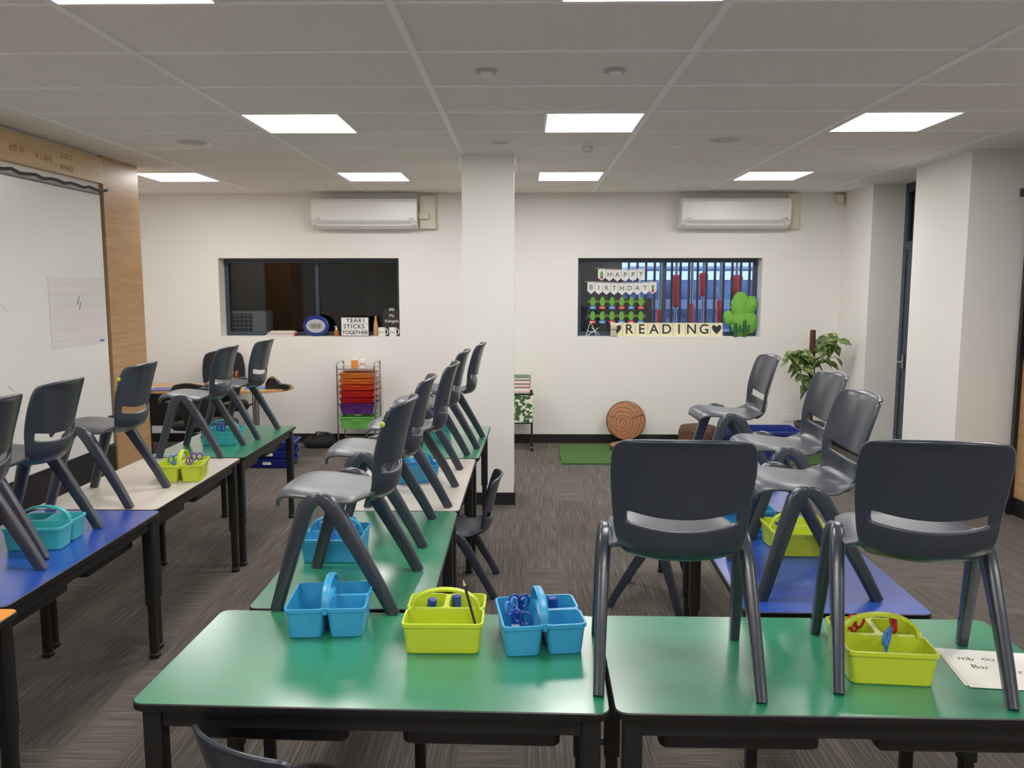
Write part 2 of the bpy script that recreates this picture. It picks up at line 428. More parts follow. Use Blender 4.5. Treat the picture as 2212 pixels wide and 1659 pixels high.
a=MB(); a.lathe([(.012,-.06),(.035,-.055),(.042,-.023)],24); part("dome",a,RIMG,ro)

# air conditioners
def aircon(x0,x1,label):
    w=x1-x0; r=root("air_conditioner",label,"air conditioner",((x0+x1)/2,YB,2.36),group="wall air conditioners")
    prof=[(-.0,0.0),(-.12,0.0),(-.2,.035),(-.225,.08),(-.225,.27),(-.205,.305),(-.0,.31)]
    a=MB(); a.loft([[(xx,p[0],p[1]) for p in prof] for xx in (-w/2,w/2)])
    part("body",a,WHITEP,r,ang=25)
    a=MB(); a.box(-w/2+.05,w/2-.06,-.2275,-.2245,.055,.058); a.box(-w/2+.002,w/2-.002,-.2265,-.2245,.075,.078); part("seam",a,M("seam_grey",(120,120,120),.5),r)
    a=MB(); a.M=Matrix.Translation((0,-.162,.014))@Matrix.Rotation(R(-24),4,'X'); a.box(-w/2+.05,w/2-.06,-.035,.04,-.004,.004); part("louver",a,WHITEP,r)
    a=MB(); a.box(w/2-.09,w/2-.065,-.2275,-.2245,.03+.06,.035+.06); a.box(w/2-.055,w/2-.035,-.2275,-.2245,.09,.1); part("indicator",a,INK,r)
    text("DAIKIN",.018,M("logo_grey",(110,112,118),.5),r,(-w/2+.07,-.2262,.095))
    return r
aircon(-2.27,-1.148,"white wall-mounted split air conditioner beside ivory pipe duct")
aircon(1.665,2.81,"white wall-mounted split air conditioner beside ivory pipe cover")
a=MB(); a.box(-1.14,-.96,YB-.075,YB,2.36,2.715,r=.015); a.box(-1.146,-1.03,YB-.12,YB-.0,2.46,2.53,r=.02)
solo("pipe_duct",a,OFFW,"ivory plastic pipe duct with elbow on wall","duct")
a=MB(); a.box(2.82,2.95,YB-.075,YB,2.36,2.73,r=.015); solo("pipe_duct",a,OFFW,"plain ivory plastic pipe duct on wall","duct")
a=MB(); a.box(3.34,3.42,YB-.07,YB,2.62,2.72,r=.012); solo("motion_sensor",a,OFFW,"ivory motion sensor in the wall corner","sensor")
ro=root("power_outlet","white double power outlet plate low on wall","power outlet",(2.93,YB,.29))
a=MB(); a.box(-.062,.062,-.01,0,-.038,.038,r=.004); part("plate",a,WHITEP,ro)
for s in (-1,1):
    a=MB(); a.box(s*.035-.006,s*.035+.006,-.014,-.01,.012,.026); part("switch",a,WHITEP,ro)
    a=MB(); a.box(s*.03-.008,s*.03-.005,-.0108,-.0099,-.018,-.008); a.box(s*.03+.005,s*.03+.008,-.0108,-.0099,-.018,-.008); part("socket",a,INK,ro)

# ------------------------------------------------------------------ whiteboard
wb=root("whiteboard","large wall-mounted whiteboard beneath the wooden beam","whiteboard",(-3.3,0,0))
a=MB(); a.box(.0,.02,1.5,6.47,.5,2.44); part("board",a,BOARD,wb)
a=MB(); a.box(0,.024,1.5,6.48,2.44,2.45); a.box(0,.024,1.5,6.48,.49,.5); a.box(0,.022,6.47,6.475,.5,2.44); part("frame",a,BASEB,wb)
a=MB(); pts=[]
for i in range(58):
    yy=1.6+i*.086; pts.append((.06,yy,2.485-.022*abs(math.sin(i*1.1))))
a.tube(pts,.012,n=6); part("cable",a,BLACKP,wb,label="black draped cable rail")
SM=M("smudge_orange",(228,210,190),.3)
a=MB()
for yy,z in ((5.02,1.62),(5.04,1.1),(5.1,.95)): a.tube([(.0202,yy,z),(.0202,yy+.06,z-.04),(.0202,yy+.13,z+.02),(.0202,yy+.2,z-.03)],.003,n=5)
part("smudge",a,SM,wb)
ps=root("lined_chart","laminated chart with faint pink ruled lines on whiteboard","chart",(-3.279,6.05,1.31))
a=MB(); a.box(0,.002,-.36,.37,0,.50); part("sheet",a,M("chart_sheet",(219,215,213),.3),ps)
a=MB(); PK=M("pink_line",(214,184,184),.6)
for i in range(6): a.box(.002,.0024,-.35,.36,.05+i*.08,.053+i*.08)
part("ruled_line",a,PK,ps)
a=MB(); a.tube([(.003,.03,.36),(.003,-.01,.30),(.003,.04,.315),(.003,.02,.26)],.0022,n=5); part("scribble",a,INK,ps)
a=MB(); a.box(.002,.003,.29,.36,.012,.024); part("sticker",a,DBLUE,ps)

# ------------------------------------------------------------------ tables
def table_proto(top):
    r=root("school_table","x","table",(0,0,-50))
    L,W,Z=1.178,.6,.70
    a=MB(); a.c=1
    a.loft([rr(L-.004,W-.004,.03,Z-.022),rr(L,W,.03,Z-.018),rr(L,W,.03,Z-.003),rr(L-.005,W-.005,.028,Z)],capmi=0)
    part("tabletop",a,[top,BLACKP],r)
    a=MB(); e=.03
    for b in ((-L/2+e,L/2-e,-W/2+e,-W/2+e+.022),(-L/2+e,L/2-e,W/2-e-.022,W/2-e),(-L/2+e,-L/2+e+.022,-W/2+e+.022,W/2-e-.022),(L/2-e-.022,L/2-e,-W/2+e+.022,W/2-e-.022)): a.box(*b,Z-.075,Z-.022)
    part("apron",a,BLACK,r)
    for s in (-1,1):
        a=MB(); a.box(s*.27-.2,s*.27+.2,-W/2+.08,W/2-.08,Z-.14,Z-.08,r=.02,b=.008); a.box(s*.27-.21,s*.27+.21,-W/2+.075,-W/2+.09,Z-.095,Z-.08); part("tray",a,BLACKP,r)
    for sx in (-1,1):
        for sy in (-1,1):
            x=sx*(L/2-.045); y=sy*(W/2-.045); a=MB()
            a.box(x-.024,x+.024,y-.024,y+.024,.26,Z-.022,r=.006,b=.001)
            a.box(x-.018,x+.018,y-.018,y+.018,.02,.265,r=.005,b=.001)
            a.box(x-.022,x+.022,y-.022,y+.022,0,.024,r=.008)
            a.cyl((x+sx*.02,y,.30),(x+sx*.042,y,.30),.012,n=10)
            part("leg",a,BLACK,r)
    return r
TP={k:table_proto(m) for k,m in (("green",GREEN),("blue",BLUEL),("beige",BEIGE),("orange",ORANGEL))}
G="classroom tables"
def table(col,x,y,rz,label): return dup(TP[col],(x,y,0),(0,0,R(rz)),label,G)
table("green",-.383,2.252,-1.6,"green-topped school table holding three plastic caddies").scale=(1.028,1.02,1)
table("green",.836,2.232,-.8,"green-topped school table with two chairs standing on it").scale=(1.028,1.02,1)
for k,(c,x,y,rz) in enumerate((("green",-.607,3.175,90.3),("beige",-.598,4.362,89.5),("green",-.565,5.56,88.8))):
    table(c,x,y,rz,["green-topped school table with two chairs on it","beige-topped school table between two green tables","green-topped school table near the white pillar"][k])
table("blue",-2.0,3.172,90,"blue-topped school table next to the beige table")
table("beige",-2.03,4.362,90,"beige-topped school table next to the blue table")
table("green",-2.02,5.56,90,"green-topped school table near the teacher desk")
table("orange",-1.94,1.982,90,"orange-topped school table next to the blue table")
table("blue",1.03,3.16,88.5,"blue-topped school table with lime caddy and chairs")
table("blue",1.07,4.38,87,"blue-topped school table under a single chair")

# ------------------------------------------------------------------ chairs
def interp(tab,x):
    for i in range(len(tab)-1):
        if tab[i][0]<=x<=tab[i+1][0]:
            t=(x-tab[i][0])/(tab[i+1][0]-tab[i][0]); return tab[i][1]*(1-t)+tab[i+1][1]*t
    return tab[0][1] if x<tab[0][0] else tab[-1][1]
def chair_proto():
    r=root("school_chair","x","chair",(0,0,-50))
    S=[(.212,.340,.135),(.213,.358,.15),(.203,.377,.162),(.165,.387,.172),(.09,.384,.180),(.01,.374,.182),(-.06,.366,.18),(-.11,.364,.174),(-.14,.370,.166),(-.156,.388,.16)]
    T=[-1,-.93,-.8,-.55,-.27,0,.27,.55,.8,.93,1]
    a=MB(); vs=[];fs=[]
    for (y,z,w) in S:
        for t in T:
            zz=z-.018*max(0,abs(t)-.75)/.25*(1 if y>-.1 else .3)-.007*(1-t*t)*(1 if y<.15 else 0)
            yy=y-(.014*t*t if y>.16 else 0)
            if y<-.1: yy+=.03*abs(t)**2.4; zz+=.01*t*t
            vs.append((t*w,yy,zz))
    n=len(T)
    for i in range(len(S)-1):
        for j in range(n-1): fs.append((i*n+j,i*n+j+1,(i+1)*n+j+1,(i+1)*n+j))
    a.add(vs,fs); o=part("seat",a,CHAIR_SHEEN,r,ang=180)
    m=o.modifiers.new("s",'SOLIDIFY'); m.thickness=.012; m.offset=0
    m=o.modifiers.new("u",'SUBSURF'); m.levels=1; m.render_levels=2
    Y0=[(.345,-.128),(.362,-.147),(.385,-.161),(.41,-.168),(.47,-.172),(.5,-.176),(.54,-.185),(.58,-.196),(.62,-.208),(.65,-.219),(.668,-.229),(.676,-.239)]
    HW=[(.345,.120),(.362,.142),(.385,.158),(.41,.166),(.44,.170),(.5,.176),(.58,.182),(.63,.180),(.655,.175),(.668,.167),(.676,.150)]
    G_=[(.33,0),(.40,.7),(.43,.9),(.5,1.15),(.62,0),(.7,0)]
    Z=[.350,.362,.38,.40,.425,.450,.458,.468,.480,.490,.498,.525,.55,.59,.63,.655,.668,.676]
    hz0,hz1=.458,.490
    T=[-1,-.95,-.88,-.79,-.71,-.5,-.25,0,.25,.5,.71,.79,.88,.95,1]
    a=MB(); vs=[];fs=[]
    for z in Z:
        for t in T:
            w=interp(HW,z); y=interp(Y0,z)+.043*abs(t)**2.3
            zz=z-.026*(1-t*t)*interp(G_,z)+(.007*(1-t*t) if z>.64 else 0)
            if zz>.5: zz=.5+(zz-.5)*.955
            vs.append((t*w,y,zz))
    n=len(T)
    for i in range(len(Z)-1):
        for j in range(n-1):
            if Z[i]>=hz0 and Z[i+1]<=hz1 and 3<=j and j+1<=n-4: continue
            fs.append((i*n+j,i*n+j+1,(i+1)*n+j+1,(i+1)*n+j))
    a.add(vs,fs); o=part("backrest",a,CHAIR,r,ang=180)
    m=o.modifiers.new("s",'SOLIDIFY'); m.thickness=.014; m.offset=0
    m=o.modifiers.new("u",'SUBSURF'); m.levels=1; m.render_levels=2
    for sx in (-1,1):
        f=[(sx*.205,.19,0),(sx*.202,.163,.09),(sx*.198,.130,.20),(sx*.194,.103,.29),(sx*.190,.086,.340),(sx*.187,.064,.363),(sx*.184,.042,.370),(sx*.182,.032,.371)]
        b=[(sx*.205,-.197,0),(sx*.202,-.150,.09),(sx*.198,-.093,.19),(sx*.194,-.040,.28),(sx*.190,-.008,.332),(sx*.187,.018,.359),(sx*.184,.040,.370),(sx*.182,.05,.371)]
        rad=[(.0145,.020),(.0155,.0215),(.017,.0235),(.0185,.0265),(.019,.0275),(.0185,.024),(.017,.019),(.014,.015)]
        for p in (f,b):
            a=MB(); a.tube(p,rad,n=16,side=(1,0,0),sq=True); part("leg",a,CHAIR,r,ang=60)
    return r
CP=chair_proto(); TZ=.70
def chair(x,y,z,ang,label,group="school chairs"):
    return dup(CP,(x,y,z),(0,0,R(ang)),label,group)
chair(.410,2.205,TZ,-4,"blue-grey moulded plastic chair standing on green table")
chair(1.050,2.20,TZ,-10.5,"blue-grey moulded plastic chair standing over lime caddy")
STK=M("yellow_sticker",(190,200,50),.5)
sm=MB(); sm.ball((0,0,0),.004,.009,.009,n=12,k=7)
SMESH=mesh("sticker",sm,[STK])
gl="chairs standing on the pillar-side tables"
for i,(x,y,rz) in enumerate(((-.60,2.765,86),(-.605,3.43,91),(-.555,4.04,90),(-.555,4.86,88),(-.49,5.47,88))):
    c=chair(x,y,TZ,rz,"blue-grey plastic chair with yellow sticker on table" if i==0 else "blue-grey moulded plastic chair standing on pillar-side table",gl)
    if i==0: part("sticker",SMESH,None,c,(-.185,-.166,.612))
for i,(x,y,rz) in enumerate(((-1.985,2.74,90),(-2.045,3.27,90),(-2.06,4.0,90),(-2.045,5.15,90),(-2.01,5.78,88))):
    c=chair(x,y,TZ,rz,"blue-grey plastic chair with yellow sticker on table" if i==2 else "blue-grey moulded plastic chair standing on whiteboard-side table","chairs standing on the whiteboard-side tables")
    if i==2: part("sticker",SMESH,None,c,(-.185,-.166,.612))
for (x,y,rz) in ((.985,2.89,90),(1.13,3.56,90),(1.125,4.47,90)):
    chair(x,y,TZ,rz,"blue-grey moulded plastic chair standing on blue table","chairs standing on the blue tables")
chair(-.36,4.68,0,90,"blue-grey plastic chair on the carpet tucked under table")
chair(.72,4.5,0,-110,"blue-grey plastic chair on the carpet by blue table")
chair(-.585,2.015,0,-31,"blue-grey plastic chair on the carpet facing green table")

# ------------------------------------------------------------------ caddies
def caddy_proto(mat):
    r=root("storage_caddy","x","caddy",(0,0,-50))
    a=MB()
    h=.094
    def comp(cx,cy,w,d):
        b=.018
        a.loft([rr(w-b-.01,d-b-.01,.012,0,cx,cy),rr(w-b,d-b,.016,.004,cx,cy),rr(w-.003,d-.003,.016,h-.012,cx,cy),rr(w+.006,d+.006,.018,h-.011,cx,cy),rr(w+.006,d+.006,.018,h-.001,cx,cy),rr(w+.004,d+.004,.018,h,cx,cy),
                rr(w-.006,d-.006,.014,h,cx,cy),rr(w-b-.006,d-b-.006,.013,.006,cx,cy)])
    comp(0,-.061,.228,.114); comp(-.059,.061,.110,.114); comp(.059,.061,.110,.114)
    a.box(-.11,.11,-.006,.006,h-.02,h-.0005); a.box(-.006,.006,.006,.115,h-.015,h-.0005)
    part("body",a,mat,r)
    a=MB(); pts=[]
    for i in range(17):
        t=math.pi*i/16; pts.append((-.098*math.cos(t),0,h-.004+.062*math.sin(t)**.8))
    a.tube(pts,[(.012,.005)]*17,n=8,side=(0,1,0),sq=True)
    part("handle",a,mat,r,ang=50)
    return r
CD={"blue":caddy_proto(CBLUE),"lime":caddy_proto(CLIME),"teal":caddy_proto(CTEAL)}
def caddy(c,x,y,rz,label): return dup(CD[c],(x,y,TZ),(0,0,R(rz)),label,"plastic table caddies")
caddy("blue",-.60,2.465,-86,"bright blue plastic caddy holding a few pencils")
caddy("lime",-.233,2.365,0,"lime green plastic caddy with glue stick and pencil")
caddy("blue",.045,2.355,-82,"bright blue plastic caddy full of scissors and glue")
caddy("lime",.978,2.195,-5,"lime green plastic caddy under a chair")
caddy("blue",-.735,3.14,0,"bright blue plastic caddy with scissors under chairs")
caddy("blue",-.60,4.42,20,"bright blue plastic caddy on beige table")
caddy("teal",-.62,5.62,0,"teal plastic caddy on far green table")
caddy("lime",-1.865,4.42,-80,"lime green plastic caddy with scissors on beige table")
caddy("teal",-2.02,5.46,0,"teal plastic caddy with scissors on green table")
caddy("teal",-1.96,3.27,5,"teal plastic caddy on blue table")
caddy("lime",1.09,3.24,0,"lime green plastic caddy on blue table")
caddy("blue",.96,3.57,0,"bright blue plastic caddy behind lime caddy")
def scissors_proto(mat):
    r=root("scissors","x","scissors",(0,0,-50))
    a=MB(); a.torus((-.015,0,.102),.0145,.004,'y',sz=1.35); a.torus((.015,0,.102),.0145,.004,'y',sz=1.35)
    a.tube([(-.012,0,.083),(0,0,.066),(.003,0,.06)],.0045,n=6); a.tube([(.012,0,.083),(0,0,.066),(-.003,0,.06)],.0045,n=6); part("handle",a,mat,r)
    for s in (-1,1):
        a=MB(); a.poly([(s*.006,.066),(s*-.004,.066),(0,.0)],s*.001,s*.003); part("blade",a,STEEL,r)
    return r
SB=scissors_proto(LBLUE); SR=scissors_proto(RED); SP=scissors_proto(PURPLE); SD=scissors_proto(DBLUE)
gp=root("glue_stick","x","glue stick",(0,0,-50))
a=MB(); a.lathe([(.013,0),(.0135,.002),(.0135,.06)],16); part("barrel",a,WHITEP,gp)
a=MB(); a.lathe([(.0145,.06),(.0145,.092),(.012,.095)],16); part("cap",a,DBLUE,gp)
def pencil_proto(mat):
    r=root("pencil","x","pencil",(0,0,-50))
    a=MB(); a.lathe([(.004,0),(.004,.155)],6); part("shaft",a,mat,r)
    a=MB(); a.lathe([(.004,.155),(.001,.172)],6); part("tip",a,M("pencil_wood",(220,180,130),.7),r); return r
PY=pencil_proto(YEL); PK_=pencil_proto(INK); PR=pencil_proto(RED); PL=pencil_proto(LBLUE)
def put(p,cx,cy,crz,lx,ly,tilt,rz,label,z=.008):
    c=math.cos(R(crz)); s=math.sin(R(crz))
    dup(p,(cx+lx*c-ly*s,cy+lx*s+ly*c,TZ+z),(R(tilt),R(tilt*.4),R(rz)),label,None)
lab="small school scissors with looped handles in a caddy"
for i,(lx,ly,t,rz) in enumerate(((-.06,-.06,8,10),(-.0,-.06,-12,60),(.06,-.055,10,-30))):
    put(SB if i%2 else SD,.045,2.355,-82,lx,ly,t,rz,lab,.006)
put(gp,.045,2.355,-82,-.088,-.05,5,0,"white glue stick with blue cap in caddy"); put(gp,.045,2.355,-82,.03,-.07,-6,0,"white glue stick with blue cap in caddy")
put(gp,.045,2.355,-82,-.06,.06,-8,20,"white glue stick with blue cap in caddy")
put(PK_,-.233,2.365,0,.1,-.05,-14,60,"black pencil standing up in lime caddy",.03); put(gp,-.233,2.365,0,-.06,.06,10,40,"white glue stick with blue cap in caddy"); put(gp,-.233,2.365,0,.03,.07,-8,0,"white glue stick with blue cap in caddy")
for (cx,cy,cr,protos) in ((.978,2.195,-5,(SR,SB,SR)),(-.735,3.14,0,(SB,SB,SB)),(-1.865,4.42,-80,(SP,SB,SP)),(-2.02,5.46,0,(SB,SD,SB)),(-.62,5.62,0,(SB,)),(1.09,3.24,0,(SD,))):
    for i,p in enumerate(protos): put(p,cx,cy,cr,-.06+.06*i,.055 if i!=1 else -.05,6-5*i,20+30*i,lab)
def lying(p,x,y,z,rz,label):
    dup(p,(x,y,z),(R(90),0,R(rz)),label,None)
lying(PY,-.655,2.39,TZ+.014,176,"yellow pencil lying in blue caddy"); lying(PY,-.67,2.385,TZ+.014,172,"yellow pencil lying in blue caddy")
for i,(p,dx,rz) in enumerate(((PR,-.07,88),(PY,-.06,92),(PL,-.075,84))):
    lying(p,.978+dx,2.195-.045-.018*i,TZ+.014,rz,"coloured pencil lying in lime caddy")

w=root("worksheet","white paper worksheet with faint coloured crayon writing","paper",(1.375,2.175,TZ),(0,0,R(-8)))
for i,(dx,dy,rz) in enumerate(((0,0,0),(.006,-.006,1.5))):
    a=MB(); a.M=Matrix.Translation((dx,dy,.001+i*.0015))@Matrix.Rotation(R(rz),4,'Z'); a.box(-.20,.20,-.115,.115,0,.001); part("sheet",a,PAPER,w)
CR=M("crayon_red",(222,146,132),.8); CB=M("crayon_blue",(144,172,210),.8); CY=M("crayon_yellow",(230,204,120),.8)
for s,mt,x,y in (("Bar",CR,-.12,.0),("bcr",CB,-.04,-.015),("mb",CY,-.14,.05),("ou",CB,-.08,.055)):
    text(s,.034,mt,w,(x,y,.0033),(0,0,R(-3)),ext=.0002)
a=MB(); a.torus((.05,.01,.0036),.035,.0008,'z',m=4); a.torus((.05,.01,.0036),.02,.0008,'z',m=4); part("drawing",a,M("pencil_grey",(150,150,150),.8),w)

# ------------------------------------------------------------------ window sill items 1
sz=1.19
b=root("desk_clock","blue oval digital clock with grey display on sill","clock",(-2.32,9.2,sz))
a=MB()
def ell(rx,rz,y,n=32,cz=.115): return [(rx*math.cos(2*math.pi*i/n),y,cz+rz*math.sin(2*math.pi*i/n)) for i in range(n)]
a.loft([ell(.13,.10,.03),ell(.145,.115,.015),ell(.145,.115,-.01),ell(.13,.10,-.022),ell(.11,.078,-.02)]); part("case",a,NAVY,b)
a=MB(); a.loft([ell(.108,.076,-.0195),ell(.106,.074,-.0225)]); part("bezel",a,M("clock_silver",(178,180,186),.4),b)
a=MB(); a.box(-.07,.07,-.0245,-.0225,.085,.15); part("display",a,LCD,b)
text("10:16",.05,INK,b,(0,-.025,.118)); text("28 21  65",.018,INK,b,(0,-.025,.093))
b=root("letter_lightbox","white cinema letter box sign standing on sill","sign",(-1.883,9.2,sz))
a=MB(); a.box(-.157,.157,-.02,.02,0,.215,r=.004); part("case",a,INK,b)
a=MB(); a.box(-.15,.15,-.0215,-.02,.008,.207); part("panel",a,WHITEP,b)
a=MB(); a.box(-.15,.15,-.0222,-.0214,.072,.075); a.box(-.15,.15,-.0222,-.0214,.139,.142); part("rail",a,M("rail_grey",(150,150,150),.5),b)
text("YEAR1",.062,INK,b,(0.01,-.0228,.175),spacing=1.25,bold=.0012); text("STICKS",.062,INK,b,(-.01,-.0228,.108),spacing=1.25,bold=.0012); text("TOGETHER",.056,INK,b,(0,-.0228,.04),spacing=1.0,bold=.0012)
for i,(x,s) in enumerate(((-1.588,"love"),(-1.465,"you"))):
    b=root("mug","white ceramic mug with printed lettering on sill","mug",(x,9.2,sz),group="mugs on the sill")
    a=MB(); a.lathe([(.036,0),(.042,.006),(.043,.098),(.039,.098),(.038,.01)],24); part("cup",a,WHITEP,b)
    a=MB(); a.tube([(.041,0,.08),(.062,0,.078),(.068,0,.05),(.06,0,.025),(.041,0,.02)],.006,n=8); part("handle",a,WHITEP,b)
    text(s,.03,M("gold",(190,140,50),.5) if i==0 else NAVY,b,(0,-.0445,.05))
b=root("clipboard","black clipboard sign with white script lettering","clipboard",(-1.49,9.285,sz),(R(-4),0,0))
a=MB(); a.box(-.1,.1,-.004,.004,0,.30,r=.003); part("board",a,INK,b)
a=MB(); a.box(-.03,.03,-.012,-.004,.28,.31); part("clip",a,STEEL,b)
text("Ms",.05,WHITEP,b,(0,-.0055,.225)); text("Kalogels",.046,WHITEP,b,(0,-.0055,.165))
a=MB(); a.lathe([(.025,0),(.027,.01),(.027,.12),(.018,.16),(.012,.18),(.012,.22)],18); solo("wooden_bottle",a,DESKW,"tall brown wooden bottle on window sill","bottle",(-1.665,9.25,sz))
b=root("sanitizer_bottle","small amber pump bottle on window sill","bottle",(-2.095,9.2,sz))
a=MB(); a.lathe([(.024,0),(.026,.01),(.026,.06),(.012,.072)],18); part("bottle",a,M("amber",(170,100,40),.2),b)
a=MB(); a.lathe([(.012,.072),(.012,.09),(.005,.092),(.005,.105)],14); a.box(-.022,.006,-.005,.005,.103,.11); part("pump",a,WHITEP,b)
zz=sz
for i,(mt,wd,h) in enumerate(((RED,.33,.018),(M("book_teal",(70,130,140),.6),.30,.014),(M("book_orange",(205,110,60),.6),.31,.012),(M("book_cream",(200,180,150),.6),.27,.016))):
    r=root("book","thin hardcover book lying in a stack on sill","book",(-2.72+.01*i,9.215,zz),(0,0,R(3*(i%2)-1)),group="books on the window sill")
    a=MB(); a.box(-wd/2,wd/2,-.055,.055,0,h); a2=MB(); part("cover",a,mt,r)
    a2.box(-wd/2+.004,wd/2-.004,-.057,-.0545,.003,h-.003); part("pages",a2,PAPER,r); zz+=h
r=root("outdoor_unit","pale grilled air conditioning unit behind the dark glass","cooling unit",(-3.19,9.52,0))
a=MB(); a.box(-.21,.21,0,.28,.9,1.46,r=.01); part("body",a,WHITEP,r)
a=MB(); a.box(-.19,.06,-.004,.0,.93,1.43); part("recess",a,M("grille_dark",(60,62,64),.6),r)
a=MB()
for i in range(11): a.box(-.19,.06,-.010,-.005,.93+i*.048,.937+i*.048)
for i in range(6): a.box(-.19+i*.049,-.186+i*.049,-.012,-.006,.93,1.43)
part("grille",a,WHITEP,r)
a=MB()
for x in (-.17,.17): a.box(x-.02,x+.02,.03,.25,0,.9)
part("stand",a,STEEL,r)

# ------------------------------------------------------------------ window sill items 2
def bunting(word,x0,x1,zt,h,label):
    n=len(word); p=(x1-x0)/n
    b=root("bunting",label,"bunting",(0,9.27,0))
    a=MB(); a.tube([(x0-.03,0,zt+.006),((x0+x1)/2,0,zt-.008),(x1+.03,0,zt+.006)],.002,n=5); part("string",a,PAPER,b)
    for i,ch in enumerate(word):
        cx=x0+p*(i+.5); w=p*.48; a=MB(); z=zt-.014*(1-((cx-(x0+x1)/2)/((x1-x0)/2))**2)
        a.poly([(cx-w,z),(cx-w,z-h*.74),(cx,z-h),(cx+w,z-h*.74),(cx+w,z)],-.003,-.001); part("pennant",a,WHITEP,b)
        if ch=='*':
            a=MB(); a.poly([(cx+.017*math.cos(t*.628),z-h*.42+.03*math.sin(t*.628)) for t in range(10)],-.005,-.0032); part("cactus_print",a,LEAFP,b)
            a=MB(); a.poly([(cx-.017,z-h*.62),(cx+.017,z-h*.62),(cx+.012,z-h*.85),(cx-.012,z-h*.85)],-.006,-.0045); part("pot_print",a,RED,b)
        else: text(ch,.072,M("bunting_ink",(66,94,66),.7),b,(cx,-.0038,z-h*.43),ext=.0004,bold=.001)
bunting("*HAPPY",.81,1.33,1.935,.125,"white paper HAPPY pennant bunting hanging in window")
bunting("BIRTHDAY*",.695,1.465,1.79,.13,"white paper BIRTHDAY pennant bunting hanging in window")
cp=root("paper_cactus","green paper cactus cutout with coloured name label","paper cutout",(.76,9.28,1.49),group="birthday cactus cutouts in the window")
a=MB(); a.poly([(.03*math.cos(2*math.pi*i/20),.085+.052*math.sin(2*math.pi*i/20)) for i in range(20)],-.003,-.001); part("cactus",a,LEAFP,cp)
a=MB()
for s in (-1,1): a.tube([(s*.028,-.002,.075),(s*.044,-.002,.078),(s*.046,-.002,.1)],.006,n=6)
part("arm",a,M("arm_olive",(150,160,60),.7),cp)
lb=MB(); lb.box(-.036,.036,-.005,-.003,.0,.034)
lm=part("name_label",lb,LBLUE,cp)
a=MB(); a.box(-.02,.02,-.006,-.005,.012,.02); part("name_line",a,PAPER,cp)
RM=mesh("name_label",lb,[RED])
for rI,z in enumerate((1.49,1.33)):
    for i in range(6):
        if rI==0 and i==0: continue
        q=dup(cp,(.76+.107*i,9.28,z))
        if (i+rI)%2:
            for c in q.children:
                if c.name.startswith("name_label"): c.data=RM
mb=MB()
mb.box(.70,1.36,-.001,.001,-.005,.0); mb.box(.70,1.36,-.001,.001,-.165,-.16)
solo("display_string",mb,FB,"thin dark strings holding the paper cactus cutouts","string",(0,9.283,1.492))
heart=[(0,-.04),(.03,-.008),(.04,.015),(.033,.033),(.018,.037),(0,.022),(-.018,.037),(-.033,.033),(-.04,.015),(-.03,-.008)]
x0=.955; p=.1385
for i,ch in enumerate("*READING*"):
    r=root("letter_card","cream card with black letter standing on sill" if ch!='*' else "cream card with black heart standing on sill","card",(x0+p*(i+.5),9.23,sz),(R(-6),0,0),group="letter cards on the sill")
    a=MB(); a.box(-.0675,.0675,-.0015,.0015,0,.15); part("card",a,CREAM,r)
    if ch=='*':
        a=MB(); a.poly([(hx*1.35,.077+hz*1.35) for hx,hz in heart],-.003,-.0015); part("heart",a,INK,r)
    else: text(ch,.15,INK,r,(0,-.0025,.076),ext=.0006,bold=.002)
r=root("plush_dog","small cream plush dog toy sitting on the sill","toy",(.985,9.185,sz))
a=MB(); a.ball((0,0,.04),.035,.03,.04); a.ball((0,-.01,.095),.034,.03,.03); a.ball((0,-.04,.087),.016,.014,.013)
for s in (-1,1): a.ball((s*.022,-.028,.012),.014,.02,.012)
part("body",a,M("plush_cream",(226,210,184),.95,bump=.8,bscale=200),r,ang=180)
for s in (-1,1):
    a=MB(); a.ball((s*.034,-.005,.098),.01,.012,.024); part("ear",a,M("plush_brown",(120,90,70),.95),r,ang=180)
a=MB(); a.ball((0,-.054,.091),.006); a.ball((.012,-.037,.104),.004); a.ball((-.012,-.037,.104),.004); part("face",a,INK,r)
mb=MB()
P=[((0,0,0),(.05,0,.17)),((.05,0,.17),(.12,0,0)),((.02,0,.06),(.10,0,.05)),((.0,-.03,.0),(.14,-.02,.10)),((.06,0,.1),(.15,0,.02))]
for p0,p1 in P: mb.cyl(p0,p1,.003,n=6)
solo("wire_easel",mb,WHITEP,"small white wire easel standing on window sill","easel",(.68,9.2,sz))
# big fluffy cactus
r=root("craft_cactus","large fluffy bright green craft cactus on sill","cactus decoration",(2.385,9.225,sz))
def blob(mb,cx,z0,z1,rx,ry=.045,n=24,skew=0):
    k=14; lo=[]
    for i in range(k+1):
        t=i/k; rad=math.sin(math.pi*min(max(t,.03),.97))**.4
        lo.append([(cx+skew*(t-.5)+rx*rad*(1+.09*math.cos(7*2*math.pi*j/n+i*1.7))*math.cos(2*math.pi*j/n),ry*rad*math.sin(2*math.pi*j/n),z0+(z1-z0)*t+.008*math.sin(j*2.1)) for j in range(n)])
    mb.loft(lo)
a=MB(); blob(a,.01,0,.32,.115); part("trunk",a,FLUFF,r,ang=180)
a=MB(); blob(a,-.0,.2,.485,.105); part("trunk",a,FLUFF,r,ang=180)
a=MB(); blob(a,-.12,.13,.28,.065,skew=-.03); part("arm",a,FLUFF,r,ang=180)
a=MB(); blob(a,.105,.24,.44,.075,skew=.03); part("arm",a,FLUFF,r,ang=180)
a=MB(); blob(a,.11,.04,.28,.075); part("arm",a,FLUFF,r,ang=180)
